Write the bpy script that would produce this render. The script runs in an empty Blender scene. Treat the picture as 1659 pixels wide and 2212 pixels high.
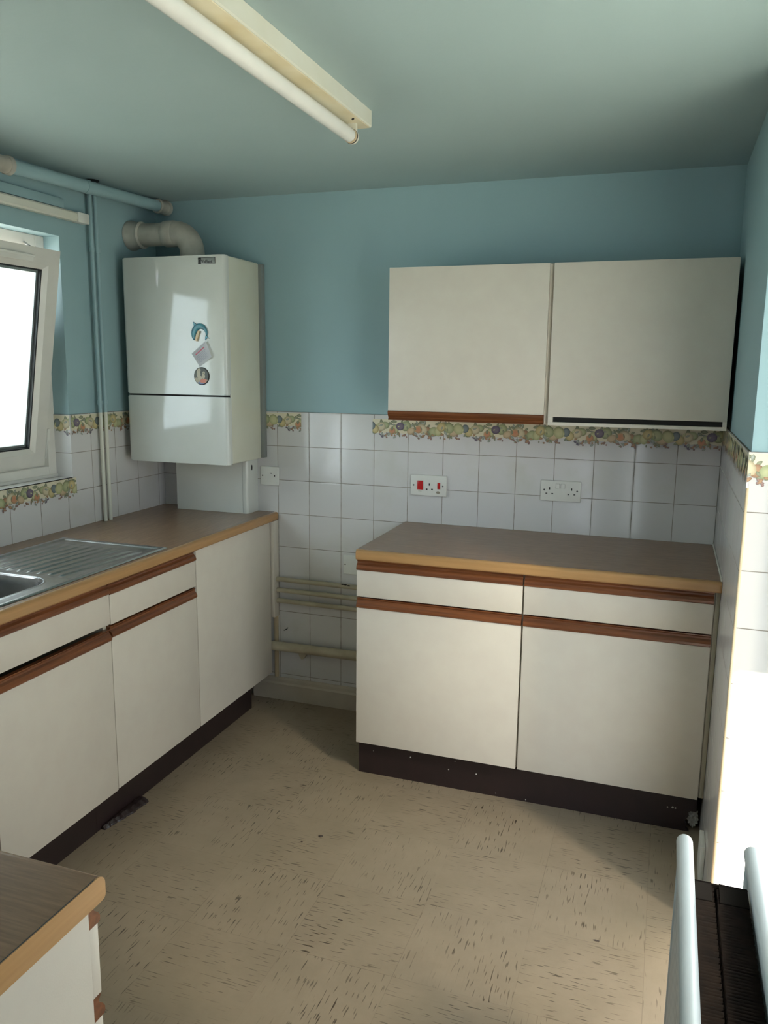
import bpy, bmesh, math, random
from mathutils import Vector, Matrix
R = math.radians
sc = bpy.context.scene
COL = sc.collection

# ------------------------------------------------------------------ camera, world, lights, exposure
def cam_axes(yaw, pitch, roll):
    cy, sy, cp, sp, cr, sr = math.cos(yaw), math.sin(yaw), math.cos(pitch), math.sin(pitch), math.cos(roll), math.sin(roll)
    f = Vector((-sy*cp, cy*cp, sp)); r = Vector((cy, sy, 0)); u = r.cross(f)
    return cr*r+sr*u, -sr*r+cr*u, f
_r, _u, _f = cam_axes(0.3344, -0.1775, 0.0107)
cd = bpy.data.cameras.new('camera'); cam = bpy.data.objects.new('camera', cd); COL.objects.link(cam)
cd.sensor_fit = 'HORIZONTAL'; cd.sensor_width = 36; cd.lens = 36*1748.44/1659; cd.clip_start = .02
m = Matrix.Identity(4)
for i in range(3): m[i][0], m[i][1], m[i][2] = _r[i], _u[i], -_f[i]
m.translation = Vector((2.1922, -3.194, 1.5158)); cam.matrix_world = m
sc.camera = cam
sc.view_settings.view_transform = 'Standard'; sc.view_settings.look = 'None'
sc.view_settings.gamma = 1; sc.view_settings.use_curve_mapping = False
sc.view_settings.exposure = -0.72
SKY = (0.85, 0.90, 1.0); SKY_STRENGTH = 5.2
w = bpy.data.worlds.new('sky'); sc.world = w; w.use_nodes = True
w.node_tree.nodes['Background'].inputs[0].default_value = SKY+(1,)
_t = w.node_tree; _tc = _t.nodes.new('ShaderNodeTexCoord'); _d = _t.nodes.new('ShaderNodeVectorMath'); _d.operation = 'DOT_PRODUCT'
_d.inputs[1].default_value = (-.30, -.88, .36); _t.links.new(_tc.outputs['Generated'], _d.inputs[0])   # the sky is brighter towards the sun
_c = _t.nodes.new('ShaderNodeMapRange'); _t.links.new(_d.outputs['Value'], _c.inputs[0])
for _i, _v in enumerate((0.0, 1.0, SKY_STRENGTH*.80, SKY_STRENGTH*2.6)): _c.inputs[_i+1].default_value = _v
_t.links.new(_c.outputs[0], _t.nodes['Background'].inputs[1])
def light(name, kind, loc, energy, color=(1, 1, 1), to=None, **kw):
    d = bpy.data.lights.new(name, kind); d.energy = energy; d.color = color
    for k, v in kw.items(): setattr(d, k, v)
    o = bpy.data.objects.new(name, d); COL.objects.link(o); o.location = loc
    if to is not None: o.rotation_euler = (Vector(to)-Vector(loc)).to_track_quat('-Z', 'Y').to_euler()
    return o
# low sun through a narrow slot added behind the camera; it strikes the tiled return beside the radiator
light('sun', 'SUN', (2.46, -6, 3.5), 95, (1, .93, .80), to=(2.47, -1.026, 3.5-5*math.tan(R(21))), angle=R(.6))
# added lamps outside the unseen side door: floor shadow edge and warm side light
light('added_edge_light', 'AREA', (2.386+.78*4.2, -1.03-.63*4.2, 5.1), 420, (1, .86, .68), to=(1.9, -.8, .1), shape='RECTANGLE', size=.42, size_y=1.2)
light('added_side_light', 'AREA', (4.2, -1.3, 2.0), 30, (1, .88, .74), to=(1.2, -1.3, .6), shape='RECTANGLE', size=2.2, size_y=1.6)
def portal(loc, to, sx, sy):
    o = light('window_portal', 'AREA', loc, 1, to=to, shape='RECTANGLE', size=sx, size_y=sy); o.data.cycles.is_portal = True
portal((-.3, -1.45, 1.53), (1, -1.45, 1.53), 1.7, .92)
portal((2.66, -1.78, 1.02), (1, -1.78, 1.02), 1.35, 2.0)
portal((2.455, -4.42, 1.03), (2.455, 0, 1.03), .13, 2.05)

# ------------------------------------------------------------------ materials
class NT:
    def __init__(s, name):
        s.m = bpy.data.materials.new(name); s.m.use_nodes = True; s.t = s.m.node_tree
        s.b = s.t.nodes['Principled BSDF']; s.b.inputs['Roughness'].default_value = .5
    def n(s, typ, **kw):
        x = s.t.nodes.new(typ)
        for k, v in kw.items(): setattr(x, k, v)
        return x
    def l(s, a, b): s.t.links.new(a, b)
    def math(s, op, a, b=None, c=None):
        x = s.n('ShaderNodeMath', operation=op)
        for i, v in enumerate((a, b, c)):
            if v is None: continue
            if isinstance(v, (int, float)): x.inputs[i].default_value = v
            else: s.l(v, x.inputs[i])
        return x.outputs[0]
    def mix(s, fac, a, b):
        x = s.n('ShaderNodeMix', data_type='RGBA')
        for i, v in ((0, fac), (6, a), (7, b)):
            if isinstance(v, (int, float)): x.inputs[i].default_value = v
            elif isinstance(v, tuple): x.inputs[i].default_value = v+(1,) if len(v) == 3 else v
            else: s.l(v, x.inputs[i])
        return x.outputs[2]
    def pos(s): return s.n('ShaderNodeNewGeometry').outputs['Position']
    def sep(s, v):
        x = s.n('ShaderNodeSeparateXYZ'); s.l(v, x.inputs[0]); return x.outputs
    def noise(s, vec, scale, detail=3, rough=.55):
        x = s.n('ShaderNodeTexNoise'); s.l(vec, x.inputs['Vector']); x.inputs['Scale'].default_value = scale
        x.inputs['Detail'].default_value = detail; x.inputs['Roughness'].default_value = rough; return x.outputs[0]
    def scale(s, vec, v, off=(0, 0, 0)):
        x = s.n('ShaderNodeMapping'); s.l(vec, x.inputs[0]); x.inputs['Scale'].default_value = v; x.inputs['Location'].default_value = off; return x.outputs[0]
    def ramp(s, v, a, b):
        x = s.n('ShaderNodeMapRange'); s.l(v, x.inputs[0]); x.inputs[1].default_value = a; x.inputs[2].default_value = b; return x.outputs[0]
    def bump(s, h, strength, dist=.001):
        x = s.n('ShaderNodeBump'); x.inputs['Strength'].default_value = strength; x.inputs['Distance'].default_value = dist
        s.l(h, x.inputs['Height']); s.l(x.outputs[0], s.b.inputs['Normal'])
def simple(name, c, rough=.5, c2=None, nscale=8, bump=0, bscale=200, metal=0, spec=None, coat=0):
    k = NT(name); p = k.pos()
    k.b.inputs['Roughness'].default_value = rough; k.b.inputs['Metallic'].default_value = metal
    if spec is not None: k.b.inputs['Specular IOR Level'].default_value = spec
    k.b.inputs['Coat Weight'].default_value = coat; k.b.inputs['Coat Roughness'].default_value = .08
    c2 = c2 or tuple(x*.93 for x in c)
    k.l(k.mix(k.ramp(k.noise(p, nscale), .35, .65), c, c2), k.b.inputs['Base Color'])
    if bump: k.bump(k.noise(p, bscale, 2), bump)
    return k.m
PAINT = (.325, .475, .505); PAINT2 = (.305, .45, .48)
M = {}
M['paint'] = simple('blue_paint', PAINT, .55, PAINT2, 1.6, .25, 90)
M['ceiling'] = simple('ceiling_paint', (.37, .475, .485), .6, (.345, .45, .46), 1.2, .3, 70)
M['pipe_blue'] = simple('blue_gloss_paint', (.325, .475, .505), .35)
M['cream'] = simple('cream_laminate', (.705, .64, .545), .42, (.685, .615, .525), 14, .12, 420)
M['tanboard'] = simple('cabinet_board', (.62, .57, .45), .5)
M['white'] = simple('white_plastic', (.80, .79, .73), .3)
M['pvc'] = simple('window_pvc', (.76, .73, .67), .3)
M['enamel'] = simple('boiler_enamel', (.66, .67, .63), .08, (.64, .65, .60), 5, 0, coat=.35)
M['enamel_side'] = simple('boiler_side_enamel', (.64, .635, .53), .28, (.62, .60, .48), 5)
M['greymetal'] = simple('grey_metal', (.22, .235, .22), .5)
M['plinth'] = simple('dark_plinth', (.026, .015, .015), .35, (.021, .013, .013), 20)
M['black'] = simple('black_rubber', (.012, .012, .014), .5)
M['dark'] = simple('dark_hollow', (.02, .017, .015), .8)
M['red'] = simple('red_plastic', (.55, .02, .02), .25)
M['oldcream'] = simple('old_cream_gloss', (.52, .46, .33), .35, (.42, .36, .25), 12)
M['skirt'] = simple('skirting_gloss', (.50, .43, .34), .4, (.43, .365, .285), 6)
M['flue'] = simple('flue_white', (.56, .53, .46), .4, (.40, .37, .31), 9)
M['tube'] = simple('tube_glass', (.84, .83, .78), .2)
M['yellowed'] = simple('yellowed_enamel', (.66, .55, .34), .45, (.76, .68, .50), 7)
M['batten'] = simple('batten_enamel', (.74, .73, .64), .4, (.70, .68, .57), 6)
M['steel'] = simple('sink_steel', (.50, .50, .50), .27, (.44, .44, .44), 30, .1, 300, metal=1)
M['bracket'] = simple('fin_end_brown', (.022, .017, .014), .95, spec=.1)
M['rust'] = simple('fin_brown', (.095, .065, .05), .6, (.06, .045, .038), 30)
M['rad'] = simple('radiator_enamel', (.46, .51, .53), .3)
M['silver'] = simple('badge_silver', (.35, .36, .35), .3, metal=.6)
M['ink'] = simple('badge_ink', (.02, .02, .02), .4)
M['plaster'] = simple('bare_plaster', (.62, .60, .55), .9, (.45, .42, .37), 60, .6, 120)
M['paper'] = simple('paper', (.90, .90, .92), .6)
M['paperink'] = simple('pale_ink', (.60, .60, .68), .6)
M['redink'] = simple('red_ink', (.6, .16, .22), .6)
M['screw'] = simple('screw', (.10, .10, .09), .5)
M['paving'] = simple('paving', (.62, .60, .54), .8, (.5, .48, .42), 2)
M['render'] = simple('outside_render', (.62, .64, .66), .8)
M['leaf'] = simple('hedge_leaf', (.30, .36, .16), .6, (.20, .26, .10), 5)
M['trim'] = simple('beige_corner_bead', (.60, .47, .30), .5)
M['grout'] = simple('sealant', (.72, .70, .62), .5)

def wood(name, c1, c2, axis):
    k = NT(name); p = k.pos(); s = [60, 60, 60]; s[axis] = 2.5
    v = k.noise(k.scale(p, tuple(s)), 1.6, 4, .6)
    k.l(k.mix(k.ramp(v, .35, .65), c1, c2), k.b.inputs['Base Color']); k.b.inputs['Roughness'].default_value = .33
    k.bump(v, .08); return k.m
M['wood_x'] = wood('mahogany_x', (.215, .072, .024), (.125, .040, .015), 0)
M['wood_y'] = wood('mahogany_y', (.215, .072, .024), (.125, .040, .015), 1)
M['edge_x'] = wood('oak_edging_x', (.47, .262, .108), (.41, .225, .09), 0)
M['edge_y'] = wood('oak_edging_y', (.47, .262, .108), (.41, .225, .09), 1)
def worktop_mat(name, axis):
    k = NT(name); p = k.pos(); s = [170, 170, 170]; s[axis] = 9
    v = k.noise(k.scale(p, tuple(s)), 1.4, 4, .65)
    k.l(k.mix(k.ramp(v, .3, .7), (.30, .178, .108), (.21, .128, .08)), k.b.inputs['Base Color'])
    k.b.inputs['Roughness'].default_value = .27; k.b.inputs['Specular IOR Level'].default_value = .4; k.bump(k.noise(p, 500, 2), .06); return k.m
M['top_x'] = worktop_mat('worktop_laminate_x', 0); M['top_y'] = worktop_mat('worktop_laminate_y', 1)

def tiles(name, axis, off, warm=0.0):
    k = NT(name); p = k.pos(); xyz = k.sep(p)
    def line(c, o, w):
        u = k.math('DIVIDE', k.math('SUBTRACT', c, o), .15)
        d = k.math('MULTIPLY', k.math('ABSOLUTE', k.math('SUBTRACT', k.math('FRACT', k.math('ADD', u, .5)), .5)), .15)
        return d, k.math('FLOOR', u)
    d1, c1 = line(xyz[axis], off, 0); d2, c2 = line(xyz[2], 1.3198, 0)
    d = k.math('MINIMUM', d1, d2)
    wob = k.math('MULTIPLY', k.noise(p, 35, 3), .0016)
    g = k.math('SUBTRACT', 1, k.ramp(k.math('ADD', d, wob), .0015, .0026))
    wn = k.n('ShaderNodeTexWhiteNoise', noise_dimensions='2D'); cb = k.n('ShaderNodeCombineXYZ')
    k.l(c1, cb.inputs[0]); k.l(c2, cb.inputs[1]); k.l(cb.outputs[0], wn.inputs['Vector'])
    tile = k.mix(wn.outputs['Value'], (.675, .65, .635), (.71, .685, .67))
    tile = k.mix(k.ramp(k.noise(p, 5, 4), .55, .8), tile, (.63, .61, .55))
    gr = k.mix(k.ramp(k.noise(p, 14, 3), .35, .7), (.17, .145, .115), (.36, .32, .26))
    k.l(k.mix(g, tile, gr), k.b.inputs['Base Color'])
    k.l(k.math('ADD', k.math('MULTIPLY', g, .5), .15), k.b.inputs['Roughness'])
    soft = k.ramp(d, .0, .006)
    k.bump(k.math('ADD', soft, k.math('MULTIPLY', k.noise(p, 9, 2), .5)), .25, .0012)
    return k.m
M['tile_back'] = tiles('tiles_back', 0, .5855); M['tile_left'] = tiles('tiles_left', 1, -.498)
M['tile_strip'] = tiles('tiles_strip', 1, -.03); M['tile_return'] = tiles('tiles_return', 0, 2.36)

def floor_mat():
    k = NT('vinyl_floor_tiles'); p = k.pos(); xyz = k.sep(p)
    ux = k.math('DIVIDE', k.math('SUBTRACT', xyz[0], 1.331), .3); uy = k.math('DIVIDE', k.math('SUBTRACT', xyz[1], -1.478), .3)
    def dist(u): return k.math('MULTIPLY', k.math('ABSOLUTE', k.math('SUBTRACT', k.math('FRACT', k.math('ADD', u, .5)), .5)), .3)
    d = k.math('MINIMUM', dist(ux), dist(uy))
    par = k.math('ABSOLUTE', k.math('MODULO', k.math('ADD', k.math('FLOOR', ux), k.math('FLOOR', uy)), 2))
    base = k.mix(k.ramp(k.noise(p, 7, 5, .7), .3, .7), (.325, .252, .180), (.27, .21, .148))
    base = k.mix(k.math('MULTIPLY', par, .12), base, (.345, .275, .20))
    def streaks(sx, sy, lo, hi, off):
        a = k.noise(k.scale(p, (sx, sy, 1), off), 1, 0, .5); return k.ramp(a, lo, hi)
    sA = streaks(22, 230, .67, .74, (3, 1, 0)); sB = streaks(230, 22, .67, .74, (7, 5, 0))
    s = k.mix(par, sA, sB)
    mask = k.ramp(k.noise(p, 5.5, 2), .34, .60)
    s1 = k.math('MULTIPLY', s, mask)
    col = k.mix(s1, base, (.07, .05, .033))
    fA = streaks(14, 130, .60, .72, (13, 11, 0)); fB = streaks(130, 14, .60, .72, (17, 15, 0))
    col = k.mix(k.math('MULTIPLY', k.mix(par, fA, fB), .16), col, (.26, .20, .14))
    line = k.math('SUBTRACT', 1, k.ramp(d, .0003, .0011))
    col = k.mix(k.math('MULTIPLY', line, k.ramp(k.noise(p, 2.5, 2), .35, .75)), col, (.17, .13, .09))
    col = k.mix(k.math('MULTIPLY', k.ramp(k.noise(p, 1.1, 3), .45, .75), .28), col, (.22, .175, .10))
    k.l(col, k.b.inputs['Base Color'])
    k.l(k.math('ADD', .27, k.math('MULTIPLY', k.noise(p, 3, 3), .2)), k.b.inputs['Roughness'])
    k.bump(k.math('ADD', k.noise(p, 60, 3), k.math('MULTIPLY', line, -1.0)), .12, .0008); return k.m
M['floor'] = floor_mat()
def vcol_mat(name, rough):
    k = NT(name); a = k.n('ShaderNodeVertexColor', layer_name='print'); k.l(a.outputs[0], k.b.inputs['Base Color'])
    k.b.inputs['Roughness'].default_value = rough; return k.m
M['print'] = vcol_mat('printed_pattern', .45)
def glass_mat():
    k = NT('window_glass'); t = k.t; t.nodes.remove(k.b)
    tr = k.n('ShaderNodeBsdfTransparent'); tr.inputs[0].default_value = (.93, .96, .95, 1)
    gl = k.n('ShaderNodeBsdfGlossy'); gl.inputs['Roughness'].default_value = .02
    lw = k.n('ShaderNodeLayerWeight'); lw.inputs[0].default_value = .5; mx = k.n('ShaderNodeMixShader')
    k.l(k.math('ADD', .04, k.math('MULTIPLY', .9, k.math('POWER', lw.outputs['Facing'], 5.0))), mx.inputs[0]); k.l(tr.outputs[0], mx.inputs[1]); k.l(gl.outputs[0], mx.inputs[2])
    k.l(mx.outputs[0], t.nodes['Material Output'].inputs[0]); return k.m
M['glass'] = glass_mat()

# ------------------------------------------------------------------ mesh helpers
def link(name, bm, mat, parent=None, smooth=False):
    me = bpy.data.meshes.new(name); bmesh.ops.recalc_face_normals(bm, faces=bm.faces); bm.to_mesh(me); bm.free()
    for q in (mat if isinstance(mat, (list, tuple)) else [mat]): me.materials.append(M[q])
    if smooth:
        for f in me.polygons: f.use_smooth = True
    o = bpy.data.objects.new(name, me); COL.objects.link(o)
    if parent is not None: o.parent = parent; o.matrix_parent_inverse = parent.matrix_world.inverted()
    return o
def smooth_by_angle(o, ang=35):
    me = o.data
    for f in me.polygons: f.use_smooth = True
    bm = bmesh.new(); bm.from_mesh(me)
    for e in bm.edges: e.smooth = not (len(e.link_faces) == 2 and e.calc_face_angle() > R(ang))
    bm.to_mesh(me); bm.free(); return o
def boxbm(bm, lo, hi, bev=0, seg=2, mi=0):
    lo = Vector(lo); hi = Vector(hi)
    r = bmesh.ops.create_cube(bm, size=1); vs = r['verts']
    for v in vs: v.co = Vector(((v.co[i]+.5)*(hi[i]-lo[i])+lo[i]) for i in range(3))
    fs = set(f for v in vs for f in v.link_faces)
    for f in fs: f.material_index = mi
    if bev: bmesh.ops.bevel(bm, geom=list(set(e for v in vs for e in v.link_edges)), offset=bev, segments=seg, profile=.5, affect='EDGES')
def box(name, lo, hi, mat, parent=None, bev=.0012, seg=2):
    bm = bmesh.new(); boxbm(bm, lo, hi, bev, seg); o = link(name, bm, mat, parent)
    if bev: smooth_by_angle(o, 25)
    return o
def boxes(name, lst, mat, parent=None, bev=.0012):
    bm = bmesh.new()
    for lo, hi in lst: boxbm(bm, lo, hi, bev)
    return link(name, bm, mat, parent)
def tube_bm(bm, pts, r, n=20, caps=True):
    pts = [Vector(p) for p in pts]; rs = r if isinstance(r, (list, tuple)) else [r]*len(pts)
    t0 = (pts[1]-pts[0]).normalized(); up = Vector((0, 0, 1)) if abs(t0.z) < .9 else Vector((1, 0, 0))
    nrm = t0.cross(up).normalized(); rings = []
    for i, p in enumerate(pts):
        t = (pts[min(i+1, len(pts)-1)]-pts[max(i-1, 0)]).normalized()
        nrm = (nrm-t*nrm.dot(t)).normalized(); b = t.cross(nrm)
        rings.append([bm.verts.new(p+(nrm*math.cos(a)+b*math.sin(a))*rs[i]) for a in [2*math.pi*j/n for j in range(n)]])
    for a, b in zip(rings, rings[1:]):
        for j in range(n): bm.faces.new((a[j], a[(j+1) % n], b[(j+1) % n], b[j]))
    if caps: bm.faces.new(rings[0][::-1]); bm.faces.new(rings[-1])
def tube(name, pts, r, mat, parent=None, n=20):
    bm = bmesh.new(); tube_bm(bm, pts, r, n); return smooth_by_angle(link(name, bm, mat, parent), 40)
def extrude_profile(bm, prof, a, b, mi=0):
    """prof: list of 3-D points (closed loop) at offset a; copies to offset b."""
    va = [bm.verts.new(Vector(p)+Vector(a)) for p in prof]; vb = [bm.verts.new(Vector(p)+Vector(b)) for p in prof]
    n = len(prof); fs = [bm.faces.new(va[::-1]), bm.faces.new(vb)]
    for i in range(n): fs.append(bm.faces.new((va[i], va[(i+1) % n], vb[(i+1) % n], vb[i])))
    for f in fs: f.material_index = mi
    return fs
def empty(name, loc, label=None, cat=None, group=None):
    o = bpy.data.objects.new(name, None); COL.objects.link(o); o.location = loc; o.empty_display_size = .05
    bpy.context.view_layer.update()
    if label: tag(o, label, cat, group)
    return o
def tag(o, label, cat, group=None, kind=None):
    o['label'] = label; o['category'] = cat
    if group: o['group'] = group
    if kind: o['kind'] = kind
    return o
def struct(o, label=None):
    o['kind'] = 'structure'
    if label: o['label'] = label
    return o

# ------------------------------------------------------------------ room
W = 2.386; ZC = 2.2146; ZT = 1.3198; YR = -1.026; X2 = 2.53; YF = -4.3; T = .006
fl = struct(box('floor', (-.1, YF-.1, -.1), (2.75, .15, 0), 'floor', bev=0), 'beige streaked vinyl tile floor')
ce = struct(box('ceiling', (-.1, YF-.1, ZC), (2.75, .15, ZC+.1), 'ceiling', bev=0), 'pale blue green painted ceiling')
wb = struct(box('wall_back', (-.3, T, 0), (W+.3, .15, ZC), 'paint', bev=0), 'back wall, blue paint above white tiles')
box('tiling', (0, 0, 0), (W, T+.001, ZT), 'tile_back', wb, bev=.001)
# left wall with the window opening y -2.30..-0.61, z 1.075..1.985
WY0, WY1, WZ0, WZ1 = -2.30, -.61, 1.075, 1.985
bm = bmesh.new()
for lo, hi in [((-.3, YF, 0), (-T, WY0, ZC)), ((-.3, WY1, 0), (-T, T, ZC)), ((-.3, WY0, 0), (-T, WY1, WZ0-T)), ((-.3, WY0, WZ1), (-T, WY1, ZC))]: boxbm(bm, lo, hi)
wl = struct(link('wall_left', bm, 'paint'), 'left wall with window, blue paint above white tiles')
boxes('tiling', [((-T-.001, YF, 0), (0, WY0, ZT)), ((-T-.001, WY1, 0), (0, 0, ZT)), ((-T-.001, WY0, 0), (0, WY1, WZ0)),
                 ((-.078, WY1-T, WZ0), (0, WY1, ZT)), ((-.078, WY0, WZ0-T), (0, WY1-T, WZ0))], 'tile_left', wl, 0)
boxes('outer_reveal', [((-.302, WY1-.005, WZ0-.03), (-.146, WY1+.0, WZ1)), ((-.302, WY0, WZ1-.005), (-.146, WY1, WZ1)), ((-.302, WY0, WZ0-.02), (-.146, WY1, WZ0-.002))], 'render', wl, 0)
wr = struct(box('wall_right', (W+T, YR+T, 0), (2.9, .15, ZC), 'paint', bev=.0015), 'right wall pier with tiled lower half')
box('tiling', (W, YR, 0), (W+T, 0, ZT), 'tile_strip', wr, bev=.0008)
box('tiling', (W+T, YR, 0), (2.9, YR+T, ZT), 'tile_return', wr, bev=.0008)
bm = bmesh.new()
tube_bm(bm, [(W+.004, YR-.0005, .0), (W+.004, YR-.0005, 1.23)], .0035, 10); link('corner_bead', bm, 'trim', wr, True)
# far right wall with an added, unseen door opening that lets the side light in
DY0, DY1, DZ = -2.45, -1.10, 2.02
bm = bmesh.new()
for lo, hi in [((X2, DY1, 0), (2.66, YR, ZC)), ((X2, DY0, DZ), (2.66, DY1, ZC)), ((X2, YF, 0), (2.66, DY0, ZC))]: boxbm(bm, lo, hi)
struct(link('wall_right', bm, 'paint'), 'far right wall behind the radiator')
bm = bmesh.new()
for lo, hi in [((-.1, YF-.12, 0), (2.405, YF, ZC)), ((2.405, YF-.12, 2.05), (2.66, YF, ZC)), ((2.52, YF-.12, 0), (2.66, YF, 2.05))]: boxbm(bm, lo, hi)  # narrow slot at the right end is added to let the sun through
struct(link('wall_front', bm, 'paint'), 'wall behind the viewpoint')
def simple_frame(name, x, y0, y1, z0, z1, bars):
    bm = bmesh.new(); t = .05
    for lo, hi in [((x, y0, z0), (x+.06, y0+t, z1)), ((x, y1-t, z0), (x+.06, y1, z1)), ((x, y0+t, z0), (x+.06, y1-t, z0+t)), ((x, y0+t, z1-t), (x+.06, y1-t, z1))]: boxbm(bm, lo, hi, .003)
    for b in bars: boxbm(bm, (x+.005, y0+t, b-.03), (x+.055, y1-t, b+.03), .003)
    o = struct(link(name, bm, 'pvc')); box('pane', (x+.028, y0+t-.004, z0+t-.004), (x+.032, y1-t+.004, z1-t+.004), 'glass', o, bev=0); return o
simple_frame('added_door_1', 2.59, DY0, DY1, 0.0, DZ, [])  # added door out of view, placed to shape the light from the right

# skirting on the back wall
bm = bmesh.new()
prof = [(0, 0, 0), (0, -.020, 0), (0, -.020, .074), (0, -.014, .082), (0, -.013, .094), (0, -.006, .103), (0, 0, .103)]
extrude_profile(bm, prof, (.60-.145, 0, 0), (1.2, 0, 0)); sk = struct(link('baseboard_back', bm, 'skirt'), 'beige gloss skirting board under the pipes')

# ------------------------------------------------------------------ fruit wallpaper border (printed pattern kept in one mesh per strip)
MOTIF = []
_rg = random.Random(23)
FR = {'green': ((.50, .51, .29), (.30, .33, .17)), 'lime': ((.60, .58, .33), (.42, .42, .21)), 'peach': ((.64, .50, .32), (.50, .37, .22)),
      'red': ((.60, .24, .13), (.56, .38, .20)), 'plum': ((.22, .17, .22), (.13, .10, .15)), 'blue': ((.24, .28, .28), (.15, .18, .19)),
      'yellow': ((.65, .55, .28), (.48, .38, .17)), 'cream': ((.68, .60, .42), (.55, .46, .28)), 'leaf': ((.30, .31, .20), (.20, .22, .13)),
      'bleaf': ((.40, .42, .36), (.27, .29, .24)), 'rust': ((.46, .28, .15), (.34, .19, .11)), 'berry': ((.36, .22, .18), (.25, .15, .14))}
def _leaf(z0, z1, n, smin, smax, cols):
    for _ in range(n):
        a = _rg.uniform(smin, smax); MOTIF.append((_rg.uniform(0, .4), _rg.uniform(z0, z1), a, a*_rg.uniform(.42, .6), _rg.uniform(0, 3.14), _rg.choice(cols), 'leaf'))
_leaf(-.030, -.008, 30, .008, .014, ['leaf', 'bleaf', 'bleaf', 'leaf'])
_leaf(-.066, -.048, 22, .008, .014, ['leaf', 'bleaf', 'rust', 'leaf'])
seq = ['peach', 'red', 'cream', 'rust', 'green', 'lime', 'yellow', 'green', 'peach', 'lime', 'blue', 'yellow', 'cream', 'green', 'red', 'lime', 'plum', 'green']
for i in _rg.sample(range(18), 18):
    rr = _rg.uniform(.0175, .0245)*(.75 if seq[i] in ('plum', 'blue', 'rust', 'red') else 1)
    MOTIF.append((.4*i/18+_rg.uniform(-.007, .007), -.036-_rg.uniform(-.011, .013), rr, rr*_rg.uniform(.72, .95), _rg.uniform(0, 3.1), seq[i], 'fruit'))
_leaf(-.060, -.020, 16, .005, .010, ['leaf', 'bleaf', 'lime', 'leaf'])
for _ in range(9):
    cx, cz, c = _rg.uniform(0, .4), -_rg.uniform(.052, .068), _rg.choice(['berry', 'plum', 'bleaf', 'rust', 'berry'])
    for _k in range(_rg.randint(3, 6)): MOTIF.append((cx+_rg.uniform(-.008, .008), cz-_rg.uniform(-.004, .011), _rg.uniform(.003, .0046), .0035, 0, c, 'fruit'))
_leaf(-.074, -.056, 14, .005, .009, ['leaf', 'bleaf', 'rust'])
def border(name, org, uax, nax, u0, u1, phase=0.0, height=1.0, label=None):
    org, uax, nax = Vector(org), Vector(uax), Vector(nax)
    bm = bmesh.new(); cl = bm.loops.layers.color.new('print')
    def poly(pts, d, cols):
        # clip horizontally to the strip
        pts = [(min(max(a, u0), u1), b) for a, b in pts]
        vs = [bm.verts.new(org+uax*a+Vector((0, 0, b*height))+nax*d) for a, b in pts]
        try: f = bm.faces.new(vs)
        except ValueError: return
        for l, c in zip(f.loops, cols): l[cl] = tuple(x**(1/2.2) for x in c)+(1,)
    # cream ground with an uneven lower edge
    n = max(2, int((u1-u0)/.006)); cream = (.74, .67, .50)
    rr = random.Random(5)
    lows = [-.046-.010*abs(math.sin((u0+(u1-u0)*i/n+phase)*31))-.004*rr.random() for i in range(n+1)]
    for i in range(n):
        a, b = u0+(u1-u0)*i/n, u0+(u1-u0)*(i+1)/n
        poly([(a, 0), (b, 0), (b, lows[i+1]), (a, lows[i])], .0006, [cream]*4)
    k0 = int(math.floor((u0+phase)/.4))-1; d = .0007
    for k in range(k0, int(math.ceil((u1+phase)/.4))+1):
        for (cx, cz, ra, rb, ang, c, kind) in MOTIF:
            cx = cx+k*.4-phase
            if cx < u0-ra*.5 or cx > u1+ra*.5: continue
            d += .000012
            hi, lo = FR[c]; ca, sa = math.cos(ang), math.sin(ang)
            N = 12 if kind == 'fruit' else 8
            def pt(rad, t):
                x = rad*ra*math.cos(t); y = rad*rb*math.sin(t)*(1 if kind == 'fruit' else (1-.35*abs(math.cos(t))))
                return (cx+x*ca-y*sa, cz+x*sa+y*ca)
            rings = [0, .55, 1.0]
            for j in range(N):
                t0, t1 = 2*math.pi*j/N, 2*math.pi*(j+1)/N
                mid = tuple(.65*a+.35*b for a, b in zip(hi, lo))
                # blush: printed variation around the fruit
                bl = .8+.2*math.cos(t0-2)
                lo2 = tuple(x*bl for x in lo)
                poly([pt(.28, 2.2), pt(.55, t0), pt(.55, t1)], d, [hi, mid, mid])
                poly([pt(.55, t0), pt(1, t0), pt(1, t1), pt(.55, t1)], d, [mid, lo2, lo2, mid])
    bmesh.ops.dissolve_degenerate(bm, dist=1e-7, edges=bm.edges)
    me = bpy.data.meshes.new(name); bm.to_mesh(me); bm.free(); me.materials.append(M['print'])
    o = bpy.data.objects.new(name, me); COL.objects.link(o); struct(o, label); return o
border('trim_1', (0, 0, ZT-.006), (1, 0, 0), (0, -1, 0), .480, .700, .03, label='short strip of fruit border beside the boiler')
border('trim_2', (0, 0, ZT-.018), (1, 0, 0), (0, -1, 0), 1.028, W, .0, label='long fruit border under the wall cupboards')
border('trim_3', (W, 0, ZT-.004), (0, -1, 0), (-1, 0, 0), 0, -YR, .1, label='fruit border on the side of the right pier')
border('trim_4', (0, YR, ZT-.004), (1, 0, 0), (0, -1, 0), W+.001, X2, .06, label='fruit border on the sunlit return')
border('trim_5', (0, 0, ZT-.004), (0, -1, 0), (1, 0, 0), .02, -WY1, .17, label='fruit border between window and boiler')
border('trim_6', (0, 0, WZ0-.002), (0, -1, 0), (1, 0, 0), .598, 2.4, .3, label='fruit border under the window')
border('trim_7', (-.076, WY1-T, ZT-.004), (1, 0, 0), (0, -1, 0), 0, .075, .21, label='fruit border in the window reveal')

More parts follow.
